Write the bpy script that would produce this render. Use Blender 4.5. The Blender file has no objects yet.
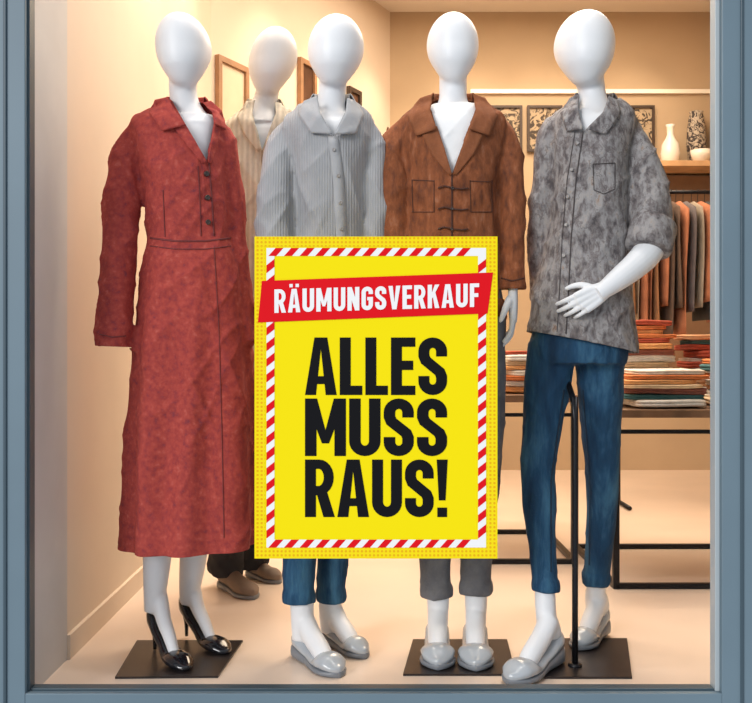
import bpy,bmesh,math,random
from mathutils import Vector,Matrix,noise
from mathutils.bvhtree import BVHTree
random.seed(4)
F=970.0; CX=376.0; CY=351.5; H=0.88
CAM=Vector((0,0,H))
sc=bpy.context.scene
col=sc.collection
try:
    sc.view_settings.view_transform='Standard'
except Exception: pass

def W(px,py,d): return Vector(((px-CX)*d/F,d,H-(py-CY)*d/F))
def G(px,py,z=0.0):
    d=(H-z)*F/(py-CY); return Vector(((px-CX)*d/F,d,z))
def PR(co): return (CX+co.x/co.y*F, CY-(co.z-H)/co.y*F)

# ---------------------------------------------------------------- materials
def nodes(name):
    m=bpy.data.materials.new(name); m.use_nodes=True
    nt=m.node_tree; b=nt.nodes['Principled BSDF']; return m,nt,b
def plain(name,c,rough=.5,metal=0,coat=0,noise_amt=.0,nscale=8,bump=0,bscale=60,spec=.5):
    m,nt,b=nodes(name)
    b.inputs['Roughness'].default_value=rough; b.inputs['Metallic'].default_value=metal
    b.inputs['Coat Weight'].default_value=coat; b.inputs['Specular IOR Level'].default_value=spec
    tc=nt.nodes.new('ShaderNodeTexCoord')
    n=nt.nodes.new('ShaderNodeTexNoise'); n.inputs['Scale'].default_value=nscale; n.inputs['Detail'].default_value=5
    nt.links.new(tc.outputs['Object'],n.inputs['Vector'])
    r=nt.nodes.new('ShaderNodeValToRGB')
    r.color_ramp.elements[0].position=.3; r.color_ramp.elements[1].position=.7
    r.color_ramp.elements[0].color=(*[x*(1-noise_amt) for x in c],1)
    r.color_ramp.elements[1].color=(*[min(1,x*(1+noise_amt)) for x in c],1)
    nt.links.new(n.outputs['Fac'],r.inputs['Fac']); nt.links.new(r.outputs['Color'],b.inputs['Base Color'])
    if bump:
        n2=nt.nodes.new('ShaderNodeTexNoise'); n2.inputs['Scale'].default_value=bscale; n2.inputs['Detail'].default_value=3
        nt.links.new(tc.outputs['Object'],n2.inputs['Vector'])
        bp=nt.nodes.new('ShaderNodeBump'); bp.inputs['Strength'].default_value=bump; bp.inputs['Distance'].default_value=.004
        nt.links.new(n2.outputs['Fac'],bp.inputs['Height']); nt.links.new(bp.outputs['Normal'],b.inputs['Normal'])
    return m
def fabric(name,stops,scale=20,stretch=(1,1,1),detail=8,rough=.85,distort=0,stripe=None,bump=.5,lines=None):
    """stops: list of (pos,color). stripe: (freq,strength) vertical ribbing"""
    m,nt,b=nodes(name); L=nt.links
    b.inputs['Roughness'].default_value=rough
    b.inputs['Specular IOR Level'].default_value=.2
    tc=nt.nodes.new('ShaderNodeTexCoord'); mp=nt.nodes.new('ShaderNodeMapping'); mp.inputs['Scale'].default_value=stretch
    L.new(tc.outputs['Object'],mp.inputs['Vector'])
    n=nt.nodes.new('ShaderNodeTexNoise'); n.inputs['Scale'].default_value=scale; n.inputs['Detail'].default_value=detail
    n.inputs['Roughness'].default_value=.65; n.inputs['Distortion'].default_value=distort
    L.new(mp.outputs['Vector'],n.inputs['Vector'])
    r=nt.nodes.new('ShaderNodeValToRGB'); cr=r.color_ramp
    while len(cr.elements)<len(stops): cr.elements.new(.5)
    for e,(p,c) in zip(cr.elements,stops): e.position=p; e.color=(*c,1)
    L.new(n.outputs['Fac'],r.inputs['Fac'])
    out=r.outputs['Color']; hsrc=None
    if stripe:
        w=nt.nodes.new('ShaderNodeTexWave'); w.wave_type='BANDS'; w.bands_direction='X'; w.inputs['Scale'].default_value=stripe[0]
        w.inputs['Distortion'].default_value=.6; w.inputs['Detail'].default_value=1
        L.new(tc.outputs['Object'],w.inputs['Vector'])
        mx=nt.nodes.new('ShaderNodeMixRGB'); mx.blend_type='MULTIPLY'; mx.inputs['Fac'].default_value=stripe[1]
        L.new(out,mx.inputs['Color1']); L.new(w.outputs['Color'],mx.inputs['Color2']); out=mx.outputs['Color']; hsrc=w.outputs['Fac']
    if lines:
        v=nt.nodes.new('ShaderNodeTexVoronoi'); v.feature='DISTANCE_TO_EDGE'; v.inputs['Scale'].default_value=lines[0]
        mp2=nt.nodes.new('ShaderNodeMapping'); mp2.inputs['Scale'].default_value=lines[3] if len(lines)>3 else (1,1,1)
        nd=nt.nodes.new('ShaderNodeMixRGB'); nd.inputs['Fac'].default_value=.12
        L.new(tc.outputs['Object'],nd.inputs['Color1']); L.new(n.outputs['Color'],nd.inputs['Color2'])
        L.new(nd.outputs['Color'],mp2.inputs['Vector']); L.new(mp2.outputs['Vector'],v.inputs['Vector'])
        rr=nt.nodes.new('ShaderNodeValToRGB'); rr.color_ramp.elements[0].position=0; rr.color_ramp.elements[1].position=lines[1]
        rr.color_ramp.elements[0].color=(1,1,1,1); rr.color_ramp.elements[1].color=(0,0,0,1)
        L.new(v.outputs['Distance'],rr.inputs['Fac'])
        mx=nt.nodes.new('ShaderNodeMixRGB'); mx.inputs['Color2'].default_value=(*lines[2],1)
        L.new(out,mx.inputs['Color1']); L.new(rr.outputs['Color'],mx.inputs['Fac']); out=mx.outputs['Color']
    L.new(out,b.inputs['Base Color'])
    n2=nt.nodes.new('ShaderNodeTexNoise'); n2.inputs['Scale'].default_value=260; n2.inputs['Detail'].default_value=2
    L.new(tc.outputs['Object'],n2.inputs['Vector'])
    n3=nt.nodes.new('ShaderNodeTexNoise'); n3.inputs['Scale'].default_value=14; n3.inputs['Detail'].default_value=3; n3.inputs['Distortion'].default_value=.5
    mp3=nt.nodes.new('ShaderNodeMapping'); mp3.inputs['Scale'].default_value=(1,1,.5); L.new(tc.outputs['Object'],mp3.inputs['Vector']); L.new(mp3.outputs['Vector'],n3.inputs['Vector'])
    b1=nt.nodes.new('ShaderNodeBump'); b1.inputs['Strength'].default_value=bump*.6; b1.inputs['Distance'].default_value=.002
    L.new(n2.outputs['Fac'],b1.inputs['Height'])
    b2=nt.nodes.new('ShaderNodeBump'); b2.inputs['Strength'].default_value=bump; b2.inputs['Distance'].default_value=.018
    L.new(n3.outputs['Fac'],b2.inputs['Height']); L.new(b1.outputs['Normal'],b2.inputs['Normal'])
    last=b2
    if hsrc:
        b3=nt.nodes.new('ShaderNodeBump'); b3.inputs['Strength'].default_value=.5; b3.inputs['Distance'].default_value=.002
        L.new(hsrc,b3.inputs['Height']); L.new(b2.outputs['Normal'],b3.inputs['Normal']); last=b3
    L.new(last.outputs['Normal'],b.inputs['Normal'])
    return m

M_skin=plain('mannequin_white',(.80,.82,.85),.42,spec=.4)
M_red=fabric('red_wool',[(.28,(.20,.04,.055)),(.43,(.34,.05,.045)),(.58,(.43,.068,.052)),(.76,(.54,.14,.11))],scale=55,detail=12)
M_redd=plain('red_seam',(.18,.03,.03),.8)
M_grey=fabric('grey_rib',[(.3,(.34,.35,.37)),(.7,(.44,.45,.47))],scale=6,stripe=(42,.10))
M_greyp=fabric('grey_plain',[(.3,(.37,.38,.40)),(.7,(.45,.46,.48))],scale=10)
M_rust=fabric('rust_linen',[(.30,(.10,.038,.025)),(.45,(.20,.065,.028)),(.58,(.28,.092,.038)),(.76,(.38,.17,.10))],scale=34,stretch=(1.5,1,.6),distort=.2,detail=14)
M_rustc=fabric('rust_collar',[(.3,(.20,.068,.03)),(.7,(.32,.115,.05))],scale=22)
M_print=fabric('print_cotton',[(.36,(.10,.09,.095)),(.45,(.20,.18,.18)),(.53,(.29,.28,.285)),(.62,(.35,.33,.32)),(.72,(.30,.20,.15))],scale=34,stretch=(1.4,1.4,.8),detail=14,distort=.3,lines=(15,.03,(.13,.11,.11),(1,.6,.5)))
M_cream=fabric('cream_knit',[(.3,(.60,.53,.42)),(.7,(.76,.69,.57))],scale=20,stripe=(16,.2))
M_jean=fabric('denim',[(.3,(.008,.028,.065)),(.5,(.017,.062,.13)),(.72,(.06,.17,.28))],scale=6,stretch=(3,3,.5),detail=10)
M_jeand=plain('denim_seam',(.01,.03,.06),.9)
M_trou=fabric('grey_trousers',[(.3,(.11,.11,.12)),(.7,(.20,.20,.21))],scale=14)
M_dark=fabric('dark_trousers',[(.3,(.02,.02,.025)),(.7,(.04,.04,.045))],scale=14)
M_blackp=plain('black_patent',(.012,.012,.016),.15,coat=.5)
M_shoe=plain('silver_leather',(.42,.46,.50),.25,coat=.4,noise_amt=.1)
M_sole=plain('grey_sole',(.20,.22,.25),.4)
M_brnshoe=plain('taupe_suede',(.25,.19,.15),.8,noise_amt=.2)
M_metal=plain('black_metal',(.015,.015,.018),.35,metal=.6)
M_plate=plain('dark_steel_plate',(.035,.028,.028),.35,metal=.5,noise_amt=.2)
M_btn=plain('button',(.05,.035,.03),.3)
M_btnl=plain('button_light',(.35,.33,.32),.3)
M_white=plain('undershirt',(.84,.86,.88),.7,bump=.3)

# ---------------------------------------------------------------- mesh helpers
def link(o,parent=None):
    col.objects.link(o)
    if parent is not None:
        o.parent=parent; o.matrix_parent_inverse=Matrix.Translation(-parent.location)
    return o
def empty(name,loc):
    e=bpy.data.objects.new(name,None); e.empty_display_size=.1; e.location=loc; col.objects.link(e); return e
def mesh_obj(name,vs,fs,mats,parent=None,smooth=True,midx=None):
    me=bpy.data.meshes.new(name); me.from_pydata([tuple(v) for v in vs],[],fs); me.update()
    if not isinstance(mats,(list,tuple)): mats=[mats]
    for m in mats: me.materials.append(m)
    if midx:
        for p,i in zip(me.polygons,midx): p.material_index=i
    if smooth:
        for p in me.polygons: p.use_smooth=True
    o=bpy.data.objects.new(name,me); return link(o,parent)
class MB:
    def __init__(s): s.v=[];s.f=[];s.m=[]
    def rings(s,rs,cap=True,mi=0,closed=True):
        b=len(s.v); n=len(rs[0])
        for r in rs: s.v.extend(r)
        for i in range(len(rs)-1):
            for j in range(n if closed else n-1):
                k=(j+1)%n
                s.f.append((b+i*n+j,b+i*n+k,b+(i+1)*n+k,b+(i+1)*n+j)); s.m.append(mi)
        if cap:
            for i in (0,len(rs)-1):
                c=sum(rs[i],Vector())/n; s.v.append(c); ci=len(s.v)-1
                for j in range(n):
                    k=(j+1)%n
                    t=(b+i*n+j,b+i*n+k,ci)
                    s.f.append(t if i else t[::-1]); s.m.append(mi)
    def box(s,a,b,mi=0):
        x0,y0,z0=a;x1,y1,z1=b;k=len(s.v)
        s.v+= [Vector(p) for p in [(x0,y0,z0),(x1,y0,z0),(x1,y1,z0),(x0,y1,z0),(x0,y0,z1),(x1,y0,z1),(x1,y1,z1),(x0,y1,z1)]]
        for f in [(0,3,2,1),(4,5,6,7),(0,1,5,4),(1,2,6,5),(2,3,7,6),(3,0,4,7)]:
            s.f.append(tuple(k+i for i in f)); s.m.append(mi)
    def obj(s,name,mats,parent=None,smooth=True,bevel=0):
        o=mesh_obj(name,s.v,s.f,mats,parent,smooth,s.m)
        if bevel:
            bm=o.modifiers.new('bevel','BEVEL'); bm.width=bevel; bm.segments=2; bm.limit_method='ANGLE'
        return o
def box_obj(name,a,b,mat,parent=None,bevel=0):
    m=MB(); m.box(a,b); return m.obj(name,mat,parent,False,bevel)
def cr(keys,n):
    out=[]; K=len(keys)
    for i in range(K-1):
        p0=keys[max(0,i-1)];p1=keys[i];p2=keys[i+1];p3=keys[min(K-1,i+2)]
        for s in range(n):
            t=s/n
            out.append(tuple(.5*((2*b)+(-a+c)*t+(2*a-5*b+4*c-d)*t*t+(-a+3*b-3*c+d)*t**3) for a,b,c,d in zip(p0,p1,p2,p3)))
    out.append(tuple(keys[-1])); return out
def hring(cx,cy,cz,rx,ry,n=40,e=2.2,yaw=0):
    r=[]
    for i in range(n):
        a=2*math.pi*i/n; c,s=math.cos(a),math.sin(a)
        x=rx*math.copysign(abs(c)**(2/e),c); y=ry*math.copysign(abs(s)**(2/e),s)
        r.append(Vector((cx+x*math.cos(yaw)-y*math.sin(yaw),cy+x*math.sin(yaw)+y*math.cos(yaw),cz)))
    return r
def torso(mb,keys,d,scale=1.0,e=2.2,sub=4):
    ks=[k if len(k)==5 else (*k,0) for k in keys]
    rs=[]
    for py,xl,xr,hd,dy in cr(ks,sub):
        c=W((xl+xr)/2,py,d+dy)
        rs.append(hring(c.x,c.y,c.z,max(.002,(xr-xl)/2*d/F*scale),hd*scale,e=e))
    mb.rings(rs)
def tube(mb,pts,n=20,sub=4,flat=1.0,mi=0):
    P=cr([tuple(p) for p in pts],sub) if sub>1 else [tuple(p) for p in pts]
    rs=[];ref=None
    for i,p in enumerate(P):
        a=Vector(P[max(0,i-1)][:3]);b=Vector(P[min(len(P)-1,i+1)][:3])
        t=(b-a).normalized()
        if ref is None:
            ref=Vector((0,1,0)) if abs(t.y)<.8 else Vector((0,0,1))
        u=(ref-t*ref.dot(t)).normalized(); ref=u; v=t.cross(u)
        c=Vector(p[:3]); r=max(.0008,p[3])
        rs.append([c+u*(r*flat*math.cos(2*math.pi*k/n))+v*(r*math.sin(2*math.pi*k/n)) for k in range(n)])
    mb.rings(rs,mi=mi)
def limb(mb,pts,d,**k):
    q=[]
    for px,py,dy,r in pts:
        w=W(px,py,d+dy); q.append((*w,r*d/F))
    tube(mb,q,**k)
def fuse(name,mb,voxel=.007,smooth=4,mat=None,parent=None,fold=None,thick=0,cuts=None):
    me=bpy.data.meshes.new(name+'_src'); me.from_pydata([tuple(v) for v in mb.v],[],mb.f)
    o=bpy.data.objects.new(name,me); col.objects.link(o)
    rm=o.modifiers.new('r','REMESH'); rm.mode='VOXEL'; rm.voxel_size=voxel; rm.adaptivity=0
    if smooth:
        sm_=o.modifiers.new('s','SMOOTH'); sm_.iterations=smooth; sm_.factor=.5
    dg=bpy.context.evaluated_depsgraph_get(); dg.update()
    ne=bpy.data.meshes.new_from_object(o.evaluated_get(dg))
    o.modifiers.clear(); o.data=ne; ne.name=name
    if fold:
        nm=[v.normal.copy() for v in ne.vertices]
        for v,n_ in zip(ne.vertices,nm): v.co=v.co+n_*fold(v.co)
    if cuts:
        bm=bmesh.new(); bm.from_mesh(ne)
        for c in cuts: c(bm)
        bm.to_mesh(ne); bm.free()
    ne.materials.clear(); ne.materials.append(mat)
    for p in ne.polygons: p.use_smooth=True
    ne.update()
    if thick:
        so=o.modifiers.new('solid','SOLIDIFY'); so.thickness=thick; so.offset=-1
    if parent is not None:
        o.parent=parent; o.matrix_parent_inverse=Matrix.Translation(-parent.location)
    bmx=bmesh.new(); bmx.from_mesh(ne); o_b=BVHTree.FromBMesh(bmx); bmx.free()
    return o,o_b
def folds(a1=.006,a2=.002,zs=3.5,seed=0,extra=None):
    def f(co):
        s=Vector((seed*7.3,seed*3.1,seed))
        v=a1*noise.noise(Vector((co.x*7,co.y*7,co.z*zs*.8))+s)+a2*noise.noise(Vector((co.x*22,co.y*22,co.z*12))+s)
        r=1-abs(noise.noise(Vector((co.x*7+co.z*3,co.y*7,co.z*4+co.x*6))+s*2)); v+=a1*1.0*(r**8)
        r=1-abs(noise.noise(Vector((co.x*9-co.z*5,co.y*8,co.z*6-co.x*4))+s*3)); v+=a1*.8*(r**9)
        v-=a1*.55
        if extra: v+=extra(co)
        return v
    return f
def cutline(a,b,d,filt):
    def f(bm):
        pa=W(*a,d)-CAM; pb=W(*b,d)-CAM; n=pa.cross(pb).normalized()
        fs=[x for x in bm.faces if filt(*PR(x.calc_center_median()),x.calc_center_median())]
        es={e for x in fs for e in x.edges}; vs={v for x in fs for v in x.verts}
        bmesh.ops.bisect_plane(bm,geom=list(fs)+list(es)+list(vs),plane_co=CAM,plane_no=n)
    return f
def delfaces(test):
    def f(bm):
        fs=[x for x in bm.faces if test(*PR(x.calc_center_median()),x.calc_center_median())]
        bmesh.ops.delete(bm,geom=fs,context='FACES')
    return f
def intri(p,a,b,c):
    def s(p,q,r): return (p[0]-r[0])*(q[1]-r[1])-(q[0]-r[0])*(p[1]-r[1])
    d1,d2,d3=s(p,a,b),s(p,b,c),s(p,c,a)
    return not((d1<0 or d2<0 or d3<0) and (d1>0 or d2>0 or d3>0))
def vneck(l,r,ap,d):
    fr=lambda x,y,c: c.y<d+.02 and min(l[0],r[0])-30<x<max(l[0],r[0])+30 and y<ap[1]+12
    def ext(p): return (p[0]+(p[0]-ap[0])*1.6,p[1]+(p[1]-ap[1])*1.6)
    L,R=ext(l),ext(r)
    return [cutline(l,ap,d,fr),cutline(ap,r,d,fr),delfaces(lambda x,y,c:c.y<d+.015 and intri((x,y),L,R,ap))]
def hemcut(a,b,d,xr=(0,9999),reach=.12):
    def f(bm):
        pa=W(*a,d);pb=W(*b,d); n=(pb-pa).cross(Vector((0,1,0))).normalized()
        if n.z<0:n=-n
        ok=lambda c: xr[0]<PR(c)[0]<xr[1] and abs((c-pa).dot(n))<reach
        fs=[x for x in bm.faces if ok(x.calc_center_median())]
        es={e for x in fs for e in x.edges}; vs={v for x in fs for v in x.verts}
        bmesh.ops.bisect_plane(bm,geom=list(fs)+list(es)+list(vs),plane_co=pa,plane_no=n)
        dl=[x for x in bm.faces if ok(x.calc_center_median()) and (x.calc_center_median()-pa).dot(n)<0]
        bmesh.ops.delete(bm,geom=dl,context='FACES')
    return f
def poly_at(pl,t):
    seg=[math.dist(pl[i],pl[i+1]) for i in range(len(pl)-1)]; T=sum(seg)*t
    for i,s in enumerate(seg):
        if T<=s or i==len(seg)-1:
            k=min(1,T/s) if s else 0
            return (pl[i][0]+(pl[i+1][0]-pl[i][0])*k,pl[i][1]+(pl[i+1][1]-pl[i][1])*k)
        T-=s
def patch(name,bvh,d,A,B,mat,parent,n=16,m=6,off=.004,offA=None,thick=.003):
    """sheet draped on the garment between outlines A and B"""
    if offA is None: offA=off
    vs=[];fs=[];grid=[]
    for i in range(n+1):
        a=poly_at(A,i/n);b=poly_at(B,i/n);row=[]
        for j in range(m+1):
            k=j/m; px=a[0]+(b[0]-a[0])*k; py=a[1]+(b[1]-a[1])*k
            dr=(W(px,py,d)-CAM).normalized()
            h=bvh.ray_cast(CAM,dr)
            o=offA+(off-offA)*k
            if h[0] is not None and h[0].y-d<.0: row.append([px,py,h[0].y,o])
            else: row.append([px,py,None,o])
        grid.append(row)
    known=[(r[0],r[1],r[2]) for R in grid for r in R if r[2] is not None]
    for R in grid:
        for r in R:
            if r[2] is None:
                if known:
                    k=min(known,key=lambda q:(q[0]-r[0])**2+(q[1]-r[1])**2); y=k[2]+.0006*math.hypot(k[0]-r[0],k[1]-r[1])
                else: y=d
            else: y=r[2]
            vs.append(W(r[0],r[1],y-r[3]))
    for i in range(n):
        for j in range(m):
            q=i*(m+1)+j; fs.append((q,q+1,q+m+2,q+m+1))
    o=mesh_obj(name,vs,fs,mat,parent)
    so=o.modifiers.new('s','SOLIDIFY'); so.thickness=thick; so.offset=0
    return o
def seam(name,bvh,d,line,mat,parent,wpx=1.2,off=.0015,n=24):
    A=[(x-wpx/2,y-wpx/2*.3) for x,y in line];B=[(x+wpx/2,y+wpx/2*.3) for x,y in line]
    return patch(name,bvh,d,A,B,mat,parent,n=n,m=1,off=off,thick=.0015)
def hseam(name,bvh,d,line,mat,parent,wpx=1.5,off=.0015,n=24,thick=.0015,m=1):
    A=[(x,y-wpx/2) for x,y in line];B=[(x,y+wpx/2) for x,y in line]
    return patch(name,bvh,d,A,B,mat,parent,n=n,m=m,off=off,thick=thick)
def buttons(name,bvh,d,pts,mat,parent,r=.007):
    mb=MB()
    for px,py in pts:
        dr=(W(px,py,d)-CAM).normalized(); h=bvh.ray_cast(CAM,dr)
        c=(h[0] if h[0] else W(px,py,d-.1)); n=(h[1] if h[0] else Vector((0,-1,0)))
        if n.y>0:n=-n
        u=n.cross(Vector((0,0,1))).normalized();v=n.cross(u)
        rs=[]
        for o,k in ((.0,1),(.008,1),(.0095,.8),(.008,.55)):
            rs.append([c+n*o+u*(r*k*math.cos(t*math.pi/6))+v*(r*k*math.sin(t*math.pi/6)) for t in range(12)])
        mb.rings(rs)
    return mb.obj(name,mat,parent)
def collar_back(name,d,cx,cy_px,rpx,ry,hpx,flare,mat,parent,dy=.0,front=.35):
    rs=[];n=28
    for i in range(n+1):
        a=math.pi*(-front)+ (math.pi*(1+2*front))*i/n
        row=[]
        for k,(hh,rr) in enumerate(((.75,1.0),(0,1.0),(.1,1.12),(.9,1.32),(1.25,1.45))):
            c=W(cx,cy_px+hpx*hh*(1),d+dy); R=rpx*d/F
            s=math.sin(a)
            row.append(Vector((c.x+R*rr*math.cos(a)*(flare if k>2 else 1), c.y+ry*rr*s, c.z - (.018 if s<0 else 0)*abs(s)+(.012*max(0,s)))))
        rs.append(row)
    mb=MB(); mb.rings(rs,cap=False,closed=False)
    o=mb.obj(name,mat,parent); so=o.modifiers.new('s','SOLIDIFY'); so.thickness=.004; so.offset=0
    sb=o.modifiers.new('ss','SUBSURF'); sb.levels=1; sb.render_levels=1
    return o

def head_into(mb,xl,xr,top,bot,d,lean=0,face=0):
    prof=[(0,.02),(.012,.20),(.04,.40),(.09,.60),(.17,.79),(.28,.94),(.40,1.0),(.52,.985),(.64,.90),(.75,.765),(.85,.60),(.93,.44),(.975,.30),(1.0,.10)]
    cx=(xl+xr)/2; hw=(xr-xl)/2; rs=[]
    for t,w in cr(prof,3):
        py=top+(bot-top)*t
        c=W(cx+lean*(t-.4)+face*max(0,t-.45)*10,py,d)
        back=.028*math.sin(math.pi*min(1,t/.75)) if t<.75 else 0
        chin=-.020*max(0,(t-.5)*2)
        hd=hw*d/F*w*1.22
        rs.append(hring(c.x,c.y+back*.6+chin,c.z,hw*d/F*w,hd*(1-.12*max(0,t-.6)),n=36,e=2.05))
    mb.rings(rs)

def shoe_w(t):
    ks=[(0,.010),(.03,.022),(.10,.029),(.25,.030),(.42,.029),(.6,.036),(.74,.041),(.86,.036),(.94,.024),(.985,.012),(1,.004)]
    for (a,x),(b,y) in zip(ks,ks[1:]):
        if t<=b: return x+(y-x)*(t-a)/(b-a)
    return .004
def sm(t): t=max(0,min(1,t)); return t*t*(3-2*t)
def foot(skin,heel,toe,ankle,hh,base,ar,kind='flat'):
    dv=(toe-heel); L=dv.length; u=dv/L
    def P(t,z): return heel+u*(L*t)+Vector((0,0,base+z-heel.z))
    a=P(.20,hh+.085)
    if kind=='pump':
        tube(skin,[(*ankle,ar),(*((ankle+a)/2),ar*.92),(*a,.026),(*P(.34,hh*.70+.050),.022),(*P(.50,hh*.42+.034),.019),(*P(.64,.028),.015),(*P(.74,.018),.010)],n=18)
        tube(skin,[(*a,.024),(*P(.13,hh+.05),.022),(*P(.13,hh+.035),.018)],n=18)
    else:
        tube(skin,[(*ankle,ar),(*((ankle+a)/2),ar*.92),(*a,.029),(*P(.36,hh*.70+.060),.029),(*P(.55,hh*.38+.042),.028),(*P(.70,.028),.024),(*P(.82,.022),.016)],n=18)
        tube(skin,[(*a,.027),(*P(.13,hh+.05),.027),(*P(.12,hh+.035),.022)],n=18)
def shoe(name,heel,toe,hh,base,kind,parent):
    dv=(toe-heel); L=dv.length; u=dv/L; s=Vector((-u.y,u.x,0)) 
    mb=MB(); rs=[];N=36
    for i in range(N+1):
        t=i/N; w=shoe_w(t)*L/.23*(.84 if kind=='pump' else 1)
        lift=hh*(1-sm(t/.72))
        if kind=='pump': top=lift+.060-.036*sm((t-.06)/.22)+.013*sm((t-.60)/.08)-.022*sm((t-.78)/.22)
        elif kind=='boot': top=lift+.075-.02*sm((t-.3)/.4)-.02*sm((t-.8)/.2)
        else: top=lift+.055-.022*sm(t/.4)+.022*sm((t-.60)/.12)-.026*sm((t-.80)/.2)
        bot=lift+(.0 if t<.99 else .004)
        if kind!='pump': bot=lift*.9+.012
        c=heel+u*(L*t); r=[]
        for k in range(24):
            a=2*math.pi*k/24; cc,ss=math.cos(a),math.sin(a)
            x=w*math.copysign(abs(cc)**.8,cc); zz=(top+bot)/2+(top-bot)/2*math.copysign(abs(ss)**(.85 if ss>0 else .45),ss)
            if ss>0: x*=1-(.28 if t>.55 or kind!='pump' else .1)*ss
            r.append(c+s*x+Vector((0,0,base+zz-heel.z)))
        rs.append(r)
    mb.rings(rs)
    mats=[{'pump':M_blackp,'boot':M_brnshoe}.get(kind,M_shoe),M_sole if kind!='pump' else M_blackp]
    if kind=='pump':
        c=heel+u*(L*.10)+Vector((0,0,base-heel.z)); c2=heel+u*(L*.085)+Vector((0,0,base-heel.z))
        tube(mb,[(c.x,c.y,base+hh+.012,.019),(c.x,c.y,base+hh-.012,.014),(c2.x,c2.y,base+hh*.5,.007),(c2.x,c2.y,base+.001,.005)],n=14,mi=1)
    else:
        rs=[]
        for i in range(N+1):
            t=i/N; w=shoe_w(t)*L/.23*1.06; lift=hh*(1-sm(t/.72)); tp=lift*.9+.016
            c=heel+u*(L*(t*1.01-.005)); r=[]
            for k in range(24):
                a=2*math.pi*k/24; cc,ss=math.cos(a),math.sin(a)
                r.append(c+s*(w*math.copysign(abs(cc)**.8,cc))+Vector((0,0,base+tp/2+tp/2*math.copysign(abs(ss)**.4,ss)-heel.z)))
            rs.append(r)
        mb.rings(rs,mi=1)
    return mb.obj(name,mats,parent)
def legdepth(d,heel,toe,py,pyend):
    a=heel+(toe-heel)*.19
    t=max(0,min(1,(py-350)/(pyend-350)))
    return d+(a.y-d)*t
def leg_foot(skin,pts,d,heel,toe,hh,base,kind,parent,sname):
    q=[];pe=pts[-1][1]
    for px,py,r in pts:
        dd=legdepth(d,heel,toe,py,pe); w=W(px,py,dd); q.append((*w,r*dd/F))
    tube(skin,q)
    foot(skin,heel,toe,Vector(q[-1][:3]),hh,base,q[-1][3],kind)
    shoe(sname,heel,toe,hh,base,kind,parent)
def trouser_leg(mb,keys,d,heel,toe,pyend,cuff=None):
    q=[]
    for px,py,r in keys:
        dd=legdepth(d,heel,toe,py,pyend); w=W(px,py,dd); q.append((*w,r*dd/F))
    tube(mb,q)
    if cuff:
        px,py0,py1,r=cuff; q=[]
        for py,k in ((py0,-.8),(py0+1.2,1.1),((py0+py1)/2,1.9),(py1-1,1.4),(py1,.2)):
            dd=legdepth(d,heel,toe,py,pyend); w=W(px,py,dd); q.append((*w,(r+k)*dd/F))
        tube(mb,q,sub=2)

def hand(name,wrist,dirv,palm,thumb,Ln,mat,parent,curl=(18,22,18),wr=.022,spread=1.0,extra=None):
    f=dirv.normalized(); th=(thumb-f*thumb.dot(f)).normalized(); pn=(palm-f*palm.dot(f)-th*palm.dot(th)).normalized()
    mb=MB(); S=Ln/.18
    if extra: extra(mb)
    spec=[(.030,.092,.070,.0080),(.0105,.096,.078,.0084),(-.0095,.092,.072,.0080),(-.0285,.083,.058,.0070)]
    for i,(o,kl,fl,r) in enumerate(spec):
        o*=S;kl*=S;fl*=S;r*=S
        k=wrist+f*kl+th*o
        tube(mb,[(*(wrist+th*o*.35-f*.01),wr*.62),(*(wrist+f*kl*.45+th*o*.8),.0135*S),(*k,.0108*S)],n=12,flat=1)
        ang=0;p=k;sp=(o*2.2*spread)
        d0=(f+th*sp).normalized()
        pts=[(*(k-d0*.008*S),r*1.12)]
        for sgm,(lf,c) in enumerate(zip((.42,.32,.26),curl)):
            ang+=math.radians(c*(1+.12*i))
            dd=d0*math.cos(ang)+pn*math.sin(ang); p=p+dd*fl*lf; pts.append((*p,r*(1.0-.12*sgm)))
        pts.append((*(p+dd*r*.5),r*.45))
        tube(mb,pts,n=12,sub=3)
    b=wrist+f*.025*S+th*.018*S+pn*.006*S
    t1=b+(f*.6+th*.75+pn*.25).normalized()*.038*S; t2=t1+(f*.85+th*.42+pn*.3).normalized()*.030*S; t3=t2+(f*.95+th*.15+pn*.35).normalized()*.024*S
    tube(mb,[(*b,.014*S),(*t1,.0115*S),(*t2,.0092*S),(*t3,.0065*S),(*(t3+f*.003),.003)],n=12,sub=3)
    o,_=fuse(name,mb,voxel=.0026,smooth=3,mat=mat,parent=parent)
    return o

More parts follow.
